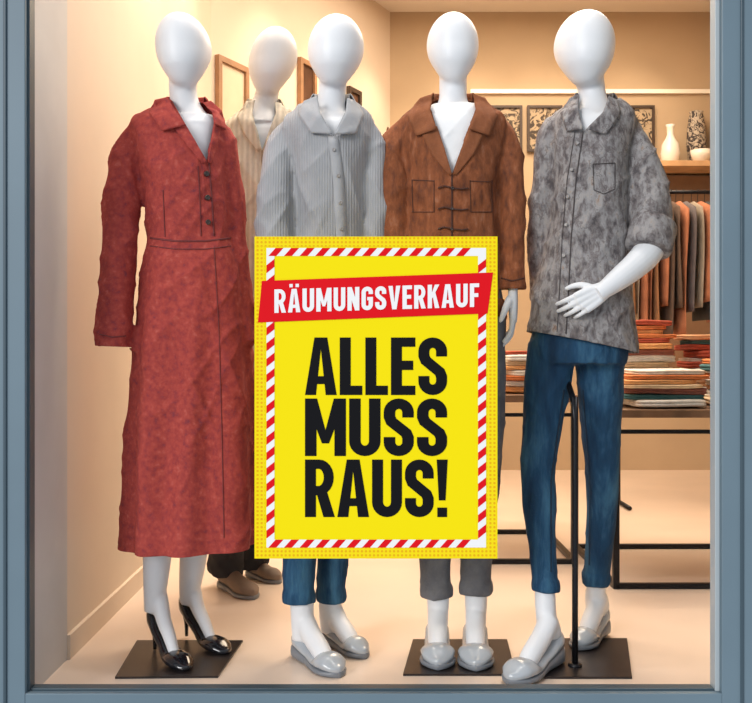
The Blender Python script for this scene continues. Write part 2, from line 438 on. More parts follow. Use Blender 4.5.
# ================================================================= MANNEQUIN 1 (red coat dress)
def mannequin_red():
    d=2.80; P=empty('mannequin',G(185,655)); z0=.007
    sk=MB()
    head_into(sk,154.5,210,13,89,d,lean=6)
    limb(sk,[(183,70,.02,14),(183,92,.02,14),(186,108,.015,15),(190,122,.01,20),(192,135,.0,28)],d)
    torso(sk,[(116,162,216,.05,.0),(126,142,220,.075),(145,142,220,.095),(180,150,222,.095),(220,156,226,.085)],d)
    h1,t1=G(152,650,0),G(188,674,0); h2,t2=G(183,637,0),G(228,657,0)
    leg_foot(sk,[(164,470,20),(159,530,15.5),(157,560,14),(155,590,11.5),(153,612,8.8)],d,h1,t1,.075,z0,'pump',P,'shoe_left')
    leg_foot(sk,[(198,470,20),(195,530,15),(193,560,13.5),(190,585,11),(188,603,8.6)],d,h2,t2,.075,z0,'pump',P,'shoe_right')
    fuse('body',sk,voxel=.006,smooth=3,mat=M_skin,parent=P)
    g=MB()
    torso(g,[(101,170,206,.045),(108,156,215,.062),(117,140,222,.08),(127,131,226,.10),(145,133,227,.113),(172,141,228,.125),(205,146,230,.120),(238,148,234,.108),(262,145,241,.122),(310,140,248,.14),(400,132,254,.15),(480,127,257,.16),(556,123,259,.17)],d)
    limb(g,[(141,131,0,12),(130,147,-.005,15.5),(124.5,175,-.02,17.5),(120,220,-.04,18),(117,270,-.06,17.5),(114.5,310,-.075,17.8),(112.5,352,-.09,18)],d)
    limb(g,[(219,131,0,12),(225,150,0,13.5),(229,190,.01,14),(234,240,.01,14),(240,290,0,14),(245,345,-.02,15)],d)
    zw=W(0,245,d).z; cx=W(190,300,d).x
    def ex(co):
        k=max(0,(zw-co.z)/.95)
        if k==0: return 0
        a=math.atan2(co.y-d,co.x-cx)
        return .012*min(1,k*1.6)*(math.sin(a*8+2.0*noise.noise(Vector((a*1.0,co.z*.9,0))))-.3)
    cuts=vneck((182,118),(216,116),(207,161),d)+[hemcut((110,547),(270,543),d),hemcut((85,345),(131,347),d,(85,131.5),.05)]
    o,b=fuse('coat_dress',g,mat=M_red,parent=P,fold=folds(.007,.0018,2.6,1,ex),thick=.005,cuts=cuts)
    patch('collar_flap_left',b,d,[(168,97),(174,109),(186,125)],[(155,100),(149,112),(162,131)],M_red,P,off=.010,offA=.022,m=8)
    patch('collar_flap_right',b,d,[(203,103),(212,112),(214,124)],[(211,101),(222,111),(226,130)],M_red,P,off=.010,offA=.020,m=8)
    patch('lapel_left',b,d,[(184,122),(195,140),(207,162)],[(174,128),(186,144),(203,164)],M_red,P,off=.006,offA=.010,m=5)
    patch('lapel_right',b,d,[(215,122),(211,140),(208,162)],[(221,128),(217,146),(211,164)],M_red,P,off=.006,offA=.010,m=5)
    collar_back('collar_band',d,186,96,18,.055,12,1.05,M_red,P,dy=.012,front=.05)
    seam('placket_edge',b,d,[(209,163),(212,200),(214,236)],M_redd,P,1.6)
    seam('placket_edge_2',b,d,[(198,166),(200,200),(201,236)],M_redd,P,1.0)
    seam('skirt_front_seam',b,d,[(214,246),(219,330),(222,440),(224,538)],M_redd,P,.8,n=50)
    hseam('waist_seam',b,d,[(150,238),(175,241),(205,241),(231,238)],M_redd,P,1.8)
    hseam('waist_band_edge',b,d,[(150,246),(175,249),(205,249),(231,246)],M_redd,P,1.0)
    seam('dart_left',b,d,[(163,190),(164,215),(165,237)],M_redd,P,.8)
    hseam('cuff_stitch',b,d,[(99,334),(112,337),(126,336)],M_redd,P,1.2)
    buttons('buttons',b,d,[(206,174),(207,198),(208,222)],M_btn,P,.0075)
    pl=MB(); c=[G(115,679),G(218,678),G(243,642),G(137,642)]
    pl.rings([[v.copy() for v in c],[v+Vector((0,0,.006)) for v in c]]); pl.obj('base_plate',M_plate,P,False)
mannequin_red()

# ================================================================= MANNEQUIN 2 (cream coat, behind)
def mannequin_cream():
    d=3.38; P=empty('mannequin',G(245,598)); sk=MB()
    head_into(sk,249,297,27,97,d,lean=-10)
    limb(sk,[(270,78,.02,12),(266,98,.02,12),(262,115,.01,15),(262,130,.0,24)],d)
    torso(sk,[(122,240,286,.05),(140,236,292,.09),(200,242,288,.09)],d)
    h1,t1=G(222,586,0),G(254,600,0); h2,t2=G(248,576,0),G(280,584,0)
    g=MB(); torso(g,[(104,254,274,.04),(110,243,288,.07),(119,232,300,.09),(136,226,306,.11),(200,232,302,.125),(300,230,304,.13),(400,224,306,.14),(450,222,308,.15)],d)
    limb(g,[(236,126,0,12),(228,147,0,14),(224,200,0,15),(219,270,-.02,14),(217,345,-.05,14)],d)
    limb(g,[(298,130,0,12),(304,150,0,14),(308,200,0,15),(310,270,-.02,14),(311,345,-.05,14)],d)
    o,b=fuse('cardigan',g,mat=M_cream,parent=P,fold=folds(.007,.002,3,5),thick=.005,cuts=vneck((252,112),(276,112),(262,150),d)+[hemcut((200,444),(330,444),d)])
    patch('collar_left',b,d,[(255,100),(252,114),(256,130),(262,150)],[(247,101),(237,116),(244,134),(257,151)],M_cream,P,off=.01,offA=.02)
    patch('collar_right',b,d,[(275,102),(276,114),(270,130),(263,150)],[(281,103),(287,118),(282,134),(268,151)],M_cream,P,off=.01,offA=.02)
    seam('front_edge',b,d,[(262,150),(262,230)],plain('cream_seam',(.35,.28,.2),.9),P,1.4)
    collar_back('collar_band',d,264,98,15,.05,11,1.05,M_cream,P,dy=.01,front=.05)
    t=MB(); torso(t,[(410,228,300,.10),(440,226,302,.12),(470,228,298,.11)],d)
    for (x0,x1,hl,tt,yb) in ((242,225,h1,t1,572),(284,252,h2,t2,562)):
        trouser_leg(t,[(x0,450,20),(x0-(x0-x1)*.4,500,19),(x1+3,540,18),(x1,yb,18)],d,hl,tt,yb)
        shoe('shoe',hl,tt,.012,0,'boot',P)
    fuse('trousers',t,mat=M_dark,parent=P,fold=folds(.006,.003,6,6))
    for x,n_ in ((217,'hand_left'),(311,'hand_right')):
        hand(n_,W(x,345,d-.05),Vector((0,-.05,-1)),Vector((1 if x<260 else -1,0,0)),Vector((0,-1,0)),.17,M_skin,P)
    fuse('body',sk,voxel=.006,smooth=3,mat=M_skin,parent=P)
mannequin_cream()

# ================================================================= MANNEQUIN 3 (grey shirt)
def mannequin_grey():
    d=2.84; P=empty('mannequin',G(325,660)); sk=MB()
    head_into(sk,307.5,364,15,89,d,lean=-3)
    limb(sk,[(334,70,.02,14),(332,92,.02,14),(331,108,.012,15),(331,122,.01,24)],d)
    torso(sk,[(116,304,358,.05),(130,296,364,.085),(160,302,358,.095),(240,304,358,.09)],d)
    h1,t1=G(297,654,0),G(340,678,0); h2,t2=G(325,642,0),G(366,659,0)
    leg_foot(sk,[(301,585,12),(302,605,12),(302,625,11),(302,640,10)],d,h1,t1,.022,0,'flat',P,'shoe_left')
    leg_foot(sk,[(331,582,11.5),(330,605,11.5),(330,620,10.5),(330,632,9.5)],d,h2,t2,.022,0,'flat',P,'shoe_right')
    fuse('body',sk,voxel=.006,smooth=3,mat=M_skin,parent=P)
    g=MB(); torso(g,[(98,316,350,.045),(105,304,360,.062),(114,290,370,.08),(124,283,374,.098),(142,286,373,.112),(170,294,367,.122),(210,297,365,.122),(250,296,365,.12),(320,288,374,.13),(400,282,384,.135)],d)
    limb(g,[(291,128,0,11.5),(282,143,-.005,14),(277.5,170,-.02,16.5),(275.5,205,-.03,17.5),(275,240,-.04,17.5),(280,290,-.06,16),(287,340,-.10,15)],d)
    limb(g,[(364,128,0,12),(371,143,-.005,13),(374,175,-.015,12.5),(375,220,-.025,12.5),(375,260,-.03,12.5),(374,310,-.06,13),(370,340,-.09,13)],d)
    o,b=fuse('shirt',g,mat=M_grey,parent=P,fold=folds(.0075,.0015,3,9),thick=.004,cuts=vneck((320,112),(345,112),(333,136),d)+[hemcut((290,392),(370,392),d)])
    patch('collar_flap_left',b,d,[(317,96),(320,112),(332,134)],[(304,101),(298,114),(311,133)],M_greyp,P,off=.010,offA=.022,m=8)
    patch('collar_flap_right',b,d,[(347,98),(346,112),(334,134)],[(355,101),(364,114),(356,134)],M_greyp,P,off=.010,offA=.022,m=8)
    collar_back('collar_band',d,332,93,17.5,.055,12,1.05,M_greyp,P,dy=.012,front=.05)
    patch('placket',b,d,[(328,136),(333,180),(336,235),(336,385)],[(338,136),(344,180),(347,235),(347,385)],M_greyp,P,off=.002,m=2,n=30,thick=.003)
    buttons('buttons',b,d,[(334,150),(338,176),(340,203),(341,229)],M_btnl,P,.005)
    j=MB(); torso(j,[(370,290,376,.10),(395,286,380,.115),(420,286,378,.115)],d)
    trouser_leg(j,[(312,400,27),(306,460,23),(301,520,18.5),(299,570,16.5),(299,604,16)],d,h1,t1,640,(299,590,604,16))
    trouser_leg(j,[(352,400,27),(345,460,21),(337,520,17),(332,570,14.5),(331,600,14)],d,h2,t2,632,(331,588,601,14))
    fuse('jeans',j,mat=M_jean,parent=P,fold=folds(.004,.002,8,3),voxel=.005,smooth=3)
    hand('hand_left',W(287,342,d-.10),Vector((.2,-.1,-1)),Vector((1,0,0)),Vector((0,-1,0)),.17,M_skin,P)
    hand('hand_right',W(370,342,d-.09),Vector((-.1,-.1,-1)),Vector((-1,0,0)),Vector((0,-1,0)),.17,M_skin,P)
mannequin_grey()

# ================================================================= MANNEQUIN 4 (rust jacket)
def mannequin_rust():
    d=2.86; P=empty('mannequin',G(457,658)); z0=.007; sk=MB()
    head_into(sk,427,479,13,85,d,lean=0)
    limb(sk,[(453,66,.02,14),(453,88,.02,14),(453,102,.015,15),(453,118,.01,24)],d)
    h1,t1=G(437,643,0),G(438,673,0); h2,t2=G(475,643,0),G(476,674,0)
    leg_foot(sk,[(437,575,11.5),(438,595,11.5),(438,615,10.5),(438,628,10)],d,h1,t1,.018,z0,'flat',P,'shoe_left')
    leg_foot(sk,[(476,575,11.5),(476,595,11.5),(476,615,10.5),(476,628,10)],d,h2,t2,.018,z0,'flat',P,'shoe_right')
    fuse('body',sk,voxel=.006,smooth=3,mat=M_skin,parent=P)
    u=MB(); torso(u,[(106,430,476,.055),(116,416,488,.085),(136,414,490,.108),(180,418,486,.116),(260,416,486,.10)],d)
    fuse('undershirt',u,mat=M_white,parent=P,fold=folds(.003,.002,3,2))
    g=MB(); torso(g,[(97,434,474,.045),(104,419,487,.062),(112,405,497,.08),(122,397,504,.10),(142,399,505,.118),(170,405,498,.13),(210,407,496,.13),(250,404,498,.128),(318,396,505,.135)],d)
    limb(g,[(405,127,0,11.5),(396,143,-.005,14),(393,175,-.015,15),(393,215,-.03,14.5),(395,260,-.04,14),(400,300,-.06,14)],d)
    limb(g,[(497,127,0,11.5),(506,144,-.005,13),(510,175,-.015,13.5),(511,215,-.025,13.3),(512,255,-.03,12.7),(513,294,-.035,12.5)],d)
    cuts=vneck((430,108),(476,108),(452,174),d)+[hemcut((385,312),(500,312),d,(408,497)),hemcut((495,290),(530,290),d,(499,535),.03)]
    o,b=fuse('jacket',g,mat=M_rust,parent=P,fold=folds(.008,.002,3.2,12),thick=.005,cuts=cuts)
    patch('collar_flap_left',b,d,[(433,94),(430,110),(437,129)],[(420,98),(407,116),(416,136)],M_rustc,P,off=.012,offA=.022,m=8)
    patch('collar_flap_right',b,d,[(473,94),(476,110),(469,129)],[(485,98),(498,116),(490,136)],M_rustc,P,off=.012,offA=.022,m=8)
    patch('lapel_left',b,d,[(437,126),(445,150),(452,174)],[(422,134),(431,154),(449,175)],M_rustc,P,off=.006,offA=.011,m=6)
    patch('lapel_right',b,d,[(469,126),(461,150),(453,174)],[(484,134),(474,154),(456,175)],M_rustc,P,off=.006,offA=.011,m=6)
    collar_back('collar_band',d,453,92,19,.06,13,1.05,M_rustc,P,dy=.012,front=.05)
    ms=plain('rust_seam',(.07,.025,.015),.9)
    seam('front_edge',b,d,[(452,174),(452,240),(452,310)],ms,P,1.8,n=40)
    for i,y in enumerate((188,209,229)):
        hseam('toggle_loop_%d'%i,b,d,[(438,y),(444,y-2),(453,y),(462,y+1),(468,y)],ms,P,1.5,off=.005,thick=.004)
    buttons('toggles',b,d,[(452,188),(452,209),(452,229)],M_btn,P,.0045)
    for s,(a,c) in enumerate(((412,434),(470,492))):
        hseam('pocket_top_%d'%s,b,d,[(a,180+s),(c,181+s)],ms,P,.8)
        seam('pocket_side_%d'%s,b,d,[(a,180),(a+1,212)],ms,P,.6); seam('pocket_side_in_%d'%s,b,d,[(c,180),(c,212)],ms,P,.6)
        hseam('pocket_bottom_%d'%s,b,d,[(a,212),(c,212)],ms,P,.7)
    hseam('cuff_seam',b,d,[(501,278),(512,281),(524,278)],ms,P,1.3)
    hand('hand_right',W(513,291,d-.035),Vector((.0,-.08,-1)),Vector((-1,0.1,0)),Vector((-.2,-1,0)),.175,M_skin,P,curl=(10,16,16))
    hand('hand_left',W(401,302,d-.065),Vector((.1,-.08,-1)),Vector((1,0.1,0)),Vector((.2,-1,0)),.175,M_skin,P,curl=(10,16,16))
    j=MB(); torso(j,[(285,404,500,.10),(320,400,506,.115),(350,400,506,.118),(370,404,504,.11)],d)
    trouser_leg(j,[(430,350,28),(431,420,25),(434,500,19),(435,555,16),(436,597,15)],d,h1,t1,628,(436,584,597,15))
    trouser_leg(j,[(479,350,28),(479,420,26),(477,500,20),(476,555,16.5),(476,593,15.5)],d,h2,t2,628,(476,580,593,15.5))
    fuse('trousers',j,mat=M_trou,parent=P,fold=folds(.004,.002,8,13),voxel=.005,smooth=3)
    pl=MB(); c=[G(403,676),G(516,676),G(507,641),G(413,641)]
    pl.rings([[v.copy() for v in c],[v+Vector((0,0,.006)) for v in c]]); pl.obj('base_plate',M_plate,P,False)
mannequin_rust()

# ================================================================= MANNEQUIN 5 (print shirt, jeans)
def mannequin_print():
    d=2.84; P=empty('mannequin',G(575,665)); z0=.007; sk=MB()
    head_into(sk,555.5,615.5,11,88,d,lean=-2)
    limb(sk,[(588,68,.02,15),(591,88,.02,14),(593,102,.015,15),(594,118,.01,24)],d)
    torso(sk,[(112,568,620,.05),(126,560,628,.085),(160,562,620,.095),(240,560,616,.09)],d)
    h1,t1=G(558,662,0),G(509,688,0); h2,t2=G(604,634,0),G(577,653,0)
    leg_foot(sk,[(545,584,9.5),(545,596,10.5),(546,615,10.3),(548,638,10)],d,h1,t1,.035,0.0065,'flat',P,'shoe_left')
    leg_foot(sk,[(596,574,9.2),(596,586,10),(595,600,10),(596,614,10)],d,h2,t2,.035,z0,'flat',P,'shoe_right')
    fuse('body',sk,voxel=.006,smooth=3,mat=M_skin,parent=P)
    g=MB(); torso(g,[(97,580,610,.042),(104,567,620,.06),(113,557,630,.08),(123,552,634,.098),(142,552,632,.11),(172,552,627,.12),(210,550,626,.122),(250,542,626,.12),(300,531,630,.128),(362,524,636,.135)],d)
    limb(g,[(560,124,0.01,12),(551,142,.02,13),(546,180,.03,13),(541,220,.045,12.5),(540,260,.065,12),(545,300,.10,12)],d)
    limb(g,[(628,129,0,12),(637,147,-.008,14.5),(645,175,-.025,17),(650,205,-.05,18.5),(653,238,-.07,19)],d)
    o,b=fuse('shirt',g,mat=M_print,parent=P,fold=folds(.0085,.002,3.6,21),thick=.004,cuts=vneck((578,112),(604,112),(584,131),d)+[hemcut((520,330),(640,354),d,(500,645)),])
    patch('collar_flap_left',b,d,[(579,94),(578,108),(583,129)],[(570,98),(560,112),(567,131)],M_print,P,off=.010,offA=.022,m=8)
    patch('collar_flap_right',b,d,[(609,96),(603,112),(586,129)],[(617,100),(621,113),(606,134)],M_print,P,off=.010,offA=.022,m=8)
    collar_back('collar_band',d,595,92,17.5,.055,12,1.05,M_print,P,dy=.012,front=.05)
    ms=plain('print_seam',(.06,.05,.05),.9)
    seam('placket_edge',b,d,[(583,132),(576,180),(571,240),(568,300),(566,334)],ms,P,1.1,n=50)
    seam('placket_edge_2',b,d,[(575,132),(567,180),(562,240),(559,300),(557,332)],ms,P,.6,n=50)
    buttons('buttons',b,d,[(577,144),(573,170),(569,197),(567,226),(564,256)],M_btnl,P,.005)
    hseam('pocket_line',b,d,[(593,164),(615,163)],ms,P,.8); hseam('pocket_bottom',b,d,[(594,190),(604,194),(615,189)],ms,P,.8)
    seam('pocket_side',b,d,[(593,164),(594,190)],ms,P,.7); seam('pocket_side_out',b,d,[(615,163),(615,189)],ms,P,.7)
    c=MB(); a=W(654,222,d-.062); e=W(648,251,d-.095); pp=[]
    for t,r in ((0,19),(.06,22.5),(.25,23.8),(.7,23.8),(.92,23),(1,20.5)):
        w=a.lerp(e,t); pp.append((*w,r*d/F))
    tube(c,pp,sub=2,n=28)
    fuse('rolled_cuff',c,mat=M_print,parent=P,fold=folds(.003,.0015,9,2),voxel=.005,smooth=1)
    wr=W(604,290,d-.158)
    def fore(mb):
        q=[]
        for px,py,dy,r in [(653,232,-.075,15),(649,250,-.09,14.5),(637,264,-.112,13),(620,278,-.138,11),(604,290,-.158,8.4),(598,294,-.16,8.4)]:
            w=W(px,py,d+dy); q.append((*w,r*d/F))
        tube(mb,q)
    hand('forearm_and_hand_right',wr,Vector((-.86,-.02,-.50)),Vector((-.1,1,-.1)),Vector((-.2,0,1)),.155,M_skin,P,curl=(20,22,14),spread=1.6,extra=fore)
    hand('hand_left',W(546,303,d+.105),Vector((.2,.1,-1)),Vector((0,1,0)),Vector((1,0,0)),.16,M_skin,P)
    j=MB(); torso(j,[(300,540,622,.095),(325,535,626,.11),(350,529,627,.116),(364,531,625,.11)],d)
    trouser_leg(j,[(552,345,24),(548,380,23.5),(543,425,20),(538,465,17),(539,500,16.5),(542,545,14),(545,592,12.8)],d,h1,t1,638,(545,579,592,13.2))
    trouser_leg(j,[(601,345,24),(600,380,23.5),(601,425,20),(602,465,17),(602,500,16),(599,545,14),(596,584,12.5)],d,h2,t2,614,(596,571,584,12.9))
    o,b=fuse('jeans',j,mat=M_jean,parent=P,fold=folds(.003,.0022,9,23),voxel=.005,smooth=3)
    seam('side_seam_left',b,d,[(564,390),(558,430),(551,480),(551,572)],M_jeand,P,1.1,n=40)
    seam('side_seam_right',b,d,[(583,390),(586,430),(590,490),(589,565)],M_jeand,P,1.1,n=40)
    pl=MB(); c=[G(545,679),G(632,679),G(627,640),G(551,640)]
    pl.rings([[v.copy() for v in c],[v+Vector((0,0,.006)) for v in c]]); pl.obj('base_plate',M_plate,P,False)
    q=G(575,668); r=MB(); tube(r,[(q.x,q.y,.004,.020),(q.x,q.y,.012,.019),(q.x,q.y,.014,.008)],sub=1)
    zt=W(575,402,q.y).z
    tube(r,[(q.x,q.y,.01,.0085),(q.x,q.y,zt-.05,.0085),(q.x,q.y+.02,zt,.0085),(q.x,q.y+.10,zt+.05,.0085)],sub=3); r.obj('support_rod',M_metal,P)
mannequin_print()

# ================================================================= ROOM
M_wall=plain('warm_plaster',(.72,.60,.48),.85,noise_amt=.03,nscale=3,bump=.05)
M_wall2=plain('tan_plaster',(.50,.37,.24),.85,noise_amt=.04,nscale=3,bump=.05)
M_brown=plain('brown_panel',(.20,.11,.06),.6,noise_amt=.2,nscale=4)
M_floor=plain('polished_floor',(.78,.64,.53),.3,noise_amt=.05,nscale=2)
M_ceil=plain('ceiling_paint',(.8,.74,.66),.9)
M_rev=plain('white_reveal',(.60,.58,.56),.7,noise_amt=.03)
M_frame=plain('bluegrey_frame',(.15,.22,.27),.45,noise_amt=.06,nscale=3)
M_frame2=plain('dark_bluegrey',(.05,.085,.11),.4)
M_frame3=plain('light_gasket',(.42,.48,.51),.4)
XL=-.885
box_obj('floor',(XL-.1,2.46,-.1),(2.7,7.4,0),M_floor)
box_obj('wall_left',(XL-.1,2.77,0),(XL,5.2,3.4),M_wall)
box_obj('trim_1',(XL-.1,2.47,0),(XL+.003,2.77,3.4),M_rev)
xa,ya,xb,yb=XL,5.2,.104,7.2
m=MB(); m.rings([[Vector((xa,ya,0)),Vector((xb,yb,0)),Vector((xb-.1,yb+.1,0)),Vector((xa-.1,ya+.1,0))],[Vector((xa,ya,3.4)),Vector((xb,yb,3.4)),Vector((xb-.1,yb+.1,3.4)),Vector((xa-.1,ya+.1,3.4))]])
m.obj('wall_back_angled',M_wall,None,False)
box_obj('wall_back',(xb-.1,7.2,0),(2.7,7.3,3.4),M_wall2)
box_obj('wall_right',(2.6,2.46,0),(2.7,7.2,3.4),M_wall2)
box_obj('ceiling',(XL-.1,2.46,3.4),(2.7,7.4,3.5),M_ceil)
box_obj('baseboard_left',(XL,2.77,0),(XL+.012,5.2,.07),M_wall)
box_obj('trim_2',(.70,7.17,2.79),(2.6,7.2,2.82),plain('white_trim',(.95,.9,.8),.5))
box_obj('wall_front_right',(.98,2.46,-.1),(2.7,2.56,3.5),M_frame)
box_obj('wall_front_top',(-1.1,2.40,2.5),(.98,2.46,3.5),M_frame)
fr=MB()
fr.box((-1.10,2.41,-.12),(-.872,2.46,2.5),0); fr.box((.860,2.41,-.12),(.98,2.46,2.5),0)
fr.box((-.872,2.41,-.12),(.860,2.462,.030),0)
fr.box((-.882,2.425,.03),(-.866,2.464,2.5),1); fr.box((.848,2.425,.03),(.860,2.464,2.5),2)
fr.box((-.925,2.405,-.12),(-.917,2.411,2.5),1); fr.box((.905,2.405,-.12),(.913,2.411,2.5),1)
fr.box((-.866,2.43,.030),(.848,2.464,.036),1)
wf=fr.obj('window_1',[M_frame,M_frame2,M_frame3],None,False,.002)
gm,nt,bs=nodes('clear_glass'); nt.nodes.remove(bs)
tr=nt.nodes.new('ShaderNodeBsdfTransparent'); gl=nt.nodes.new('ShaderNodeBsdfGlossy'); gl.inputs['Roughness'].default_value=.02
mx=nt.nodes.new('ShaderNodeMixShader'); mx.inputs[0].default_value=.002
nt.links.new(tr.outputs[0],mx.inputs[1]); nt.links.new(gl.outputs[0],mx.inputs[2]); nt.links.new(mx.outputs[0],nt.nodes['Material Output'].inputs['Surface'])
gmb=MB(); gmb.v=[Vector(p) for p in [(-.866,2.468,.03),(.85,2.468,.03),(.85,2.468,2.5),(-.866,2.468,2.5)]]; gmb.f=[(0,1,2,3)]; gmb.m=[0]
g=gmb.obj('glass_pane',gm,None,False); g.parent=wf

# ================================================================= POSTER
SP=.08
M_y=plain('poster_yellow',(1.0,.82,.004),.6,spec=SP)
M_yd,nt,b=nodes('poster_halftone'); b.inputs['Roughness'].default_value=.6; b.inputs['Specular IOR Level'].default_value=SP
tc=nt.nodes.new('ShaderNodeTexCoord'); sp=nt.nodes.new('ShaderNodeSeparateXYZ'); nt.links.new(tc.outputs['Object'],sp.inputs[0])
def mth(op,a,bb):
    n=nt.nodes.new('ShaderNodeMath'); n.operation=op
    for i,x in enumerate((a,bb)):
        if x is None: continue
        if isinstance(x,(int,float)): n.inputs[i].default_value=x
        else: nt.links.new(x,n.inputs[i])
    return n.outputs[0]
k=2*math.pi/.0102/2
sx=mth('SINE',mth('MULTIPLY',sp.outputs[0],k),None); sz=mth('SINE',mth('MULTIPLY',sp.outputs[2],k),None)
pr=mth('MULTIPLY',mth('ABSOLUTE',sx,None),mth('ABSOLUTE',sz,None)); gt=mth('GREATER_THAN',pr,.62)
mxx=nt.nodes.new('ShaderNodeMixRGB'); mxx.inputs['Color1'].default_value=(1.0,.78,.01,1); mxx.inputs['Color2'].default_value=(.90,.48,.01,1)
nt.links.new(gt,mxx.inputs['Fac']); nt.links.new(mxx.outputs[0],b.inputs['Base Color'])
M_pr=plain('poster_red',(.80,.008,.015),.6,spec=SP); M_pw=plain('poster_white',(.95,.95,.95),.6,spec=SP); M_pk=plain('poster_black',(.008,.008,.010),.6,spec=SP)
DP=2.4655
P=empty('sale_poster',W(375.5,397,DP))
def flat(name,polys,mat,lay):
    vs=[];fs=[]
    for i,q in enumerate(polys):
        b0=len(vs)
        for x,y in q: 
            w=W(x,y,DP); w.y=DP-lay*.0006-i*.000004; vs.append(w)
        fs.append(tuple(range(b0,b0+len(q))))
    return mesh_obj(name,vs,fs,mat,P,False)
a=W(254.5,236.5,DP); c=W(497.5,558.5,DP)
box_obj('sheet',(a.x,DP-.0002,c.z),(c.x,DP+.0012,a.z),M_y,P)
def rect(x0,y0,x1,y1): return [(x0,y0),(x1,y0),(x1,y1),(x0,y1)]
flat('halftone_margin',[rect(255,237,497,246.5),rect(255,547.5,497,558),rect(255,247,265,547.5),rect(487,247,497,547.5)],M_yd,1)
X0,Y0,X1,Y1,T=266.5,248,486,547.5,8
flat('stripe_band_white',[rect(X0,Y0,X1,Y0+T),rect(X0,Y1-T,X1,Y1),rect(X0,Y0+T,X0+T,Y1-T),rect(X1-T,Y0+T,X1,Y1-T)],M_pw,1.6)
st=[]
p=15.6
x=X0+2
while x+p*.5+T<=X1+1:
    st.append([(x+T*.9,Y0),(min(X1,x+p*.5+T*.9),Y0),(x+p*.5,Y0+T),(x,Y0+T)])
    st.append([(x+T*.9,Y1-T),(min(X1,x+p*.5+T*.9),Y1-T),(x+p*.5,Y1),(x,Y1)]); x+=p
y=Y0+T+3
while y+p*.5+T<=Y1-T+2:
    for xx in (X0,X1-T): st.append([(xx,y+T*.8),(xx+T,y),(xx+T,y+p*.5),(xx,y+p*.5+T*.8)])
    y+=p
flat('stripe_band_red',st,M_pr,2.4)
flat('ribbon',[[(262,281),(493,272.5),(487.5,313.5),(258,322.5)]],M_pr,3.4)
def strokepoly(pts,s):
    n=len(pts);Lf=[];Rt=[]
    for i in range(n):
        a=Vector(pts[max(0,i-1)]);b_=Vector(pts[i]);c_=Vector(pts[min(n-1,i+1)])
        t1=(b_-a).normalized() if i>0 else (c_-b_).normalized(); t2=(c_-b_).normalized() if i<n-1 else t1
        t=(t1+t2).normalized(); nn=Vector((-t.y,t.x)); k=s/2/max(.5,t.dot(t1))
        Lf.append(b_+nn*k);Rt.append(b_-nn*k)
    return [[tuple(Lf[i]),tuple(Lf[i+1]),tuple(Rt[i+1]),tuple(Rt[i])] for i in range(n-1)]
def arc(cx,cy,rx,ry,a0,a1,n=12): return [(cx+rx*math.cos(math.radians(a0+(a1-a0)*i/n)),cy+ry*math.sin(math.radians(a0+(a1-a0)*i/n))) for i in range(n+1)]
def R_(x0,y0,x1,y1): return [(x0,y0),(x1,y0),(x1,y1),(x0,y1)]
def glyph(ch,s):
    h=s/2; b_=s*.9
    if ch in 'AÄ':
        w=.52; q=[[(0,0),(s,0),(w/2+.02,1),(w/2-.105,1)],[(w,0),(w-s,0),(w/2-.02,1),(w/2+.105,1)],R_(.10,.19,w-.10,.19+b_*.85)]
        if ch=='Ä': q+= [R_(.06,1.07,.06+.14,1.21),R_(w-.2,1.07,w-.06,1.21)]
        return w,q
    if ch=='L': return .37,[R_(0,0,s,1),R_(0,0,.37,b_)]
    if ch=='E': return .40,[R_(0,0,s,1),R_(0,0,.40,b_),R_(0,1-b_,.40,1),R_(0,.435,.365,.435+b_)]
    if ch=='F': return .39,[R_(0,0,s,1),R_(0,1-b_,.39,1),R_(0,.42,.355,.42+b_)]
    if ch=='M': 
        w=.64; return w,[R_(0,0,s,1),R_(w-s,0,w,1),[(0,1),(s*1.05,1),(w/2+.055,.22),(w/2-.055,.22)],[(w,1),(w-s*1.05,1),(w/2-.055,.22),(w/2+.055,.22)]]
    if ch=='N': w=.50; return w,[R_(0,0,s,1),R_(w-s,0,w,1),[(0,1),(s,1),(w,0),(w-s,0)]]
    if ch=='U':
        w=.49; return w,strokepoly([(h,1)]+arc(w/2,h+.17,w/2-h,.17,180,360)+[(w-h,1)],s)
    if ch=='S':
        w=.47; l,r=h,w-h; rx=w/2-h; ry=.15
        pts=[(r,.67)]+arc(w/2,1-h-ry,rx,ry,0,180)+[(l,.68),(l+.03,.60),(w/2,.50),(r-.03,.40),(r,.32)]+arc(w/2,h+ry,rx,ry,0,-180)+[(l,.33)]
        return w,strokepoly(pts,s)
    if ch=='G':
        w=.48; l,r=h,w-h; rx=w/2-h; ry=.15
        pts=[(r,.68)]+arc(w/2,1-h-ry,rx,ry,0,180)+arc(w/2,h+ry,rx,ry,180,360)+[(r,.5)]
        return w,strokepoly(pts,s)+[R_(w/2,.42,w,.42+b_*.85)]
    if ch=='R':
        w=.48; r=w-h; ry=(1-b_/2-.46)/2
        pts=[(h,1-b_/2),(w*.48,1-b_/2)]+arc(w*.48,1-b_/2-ry,r-w*.48,ry,90,-90)[1:]+[(h,.46)]
        return w,[R_(0,0,s,1),[(w*.36,.47),(w*.36+s,.47),(w+.01,0),(w-s*.98,0)]]+strokepoly(pts,b_)
    if ch=='V': w=.50; return w,[[(0,1),(s,1),(w/2+.03,0),(w/2-.09,0)],[(w,1),(w-s,1),(w/2-.03,0),(w/2+.09,0)]]
    if ch=='K': w=.49; return w,[R_(0,0,s,1),[(s*.9,.62),(w-s*1.05,1),(w,1),(s*.9,.36)],[(s*1.2,.50),(s*1.8,.66),(w,0),(w-s*1.05,0)]]
    if ch=='!': return .17,[[(0,1),(.18,1),(.145,.29),(.035,.29)],R_(.01,0,.17,.165)]
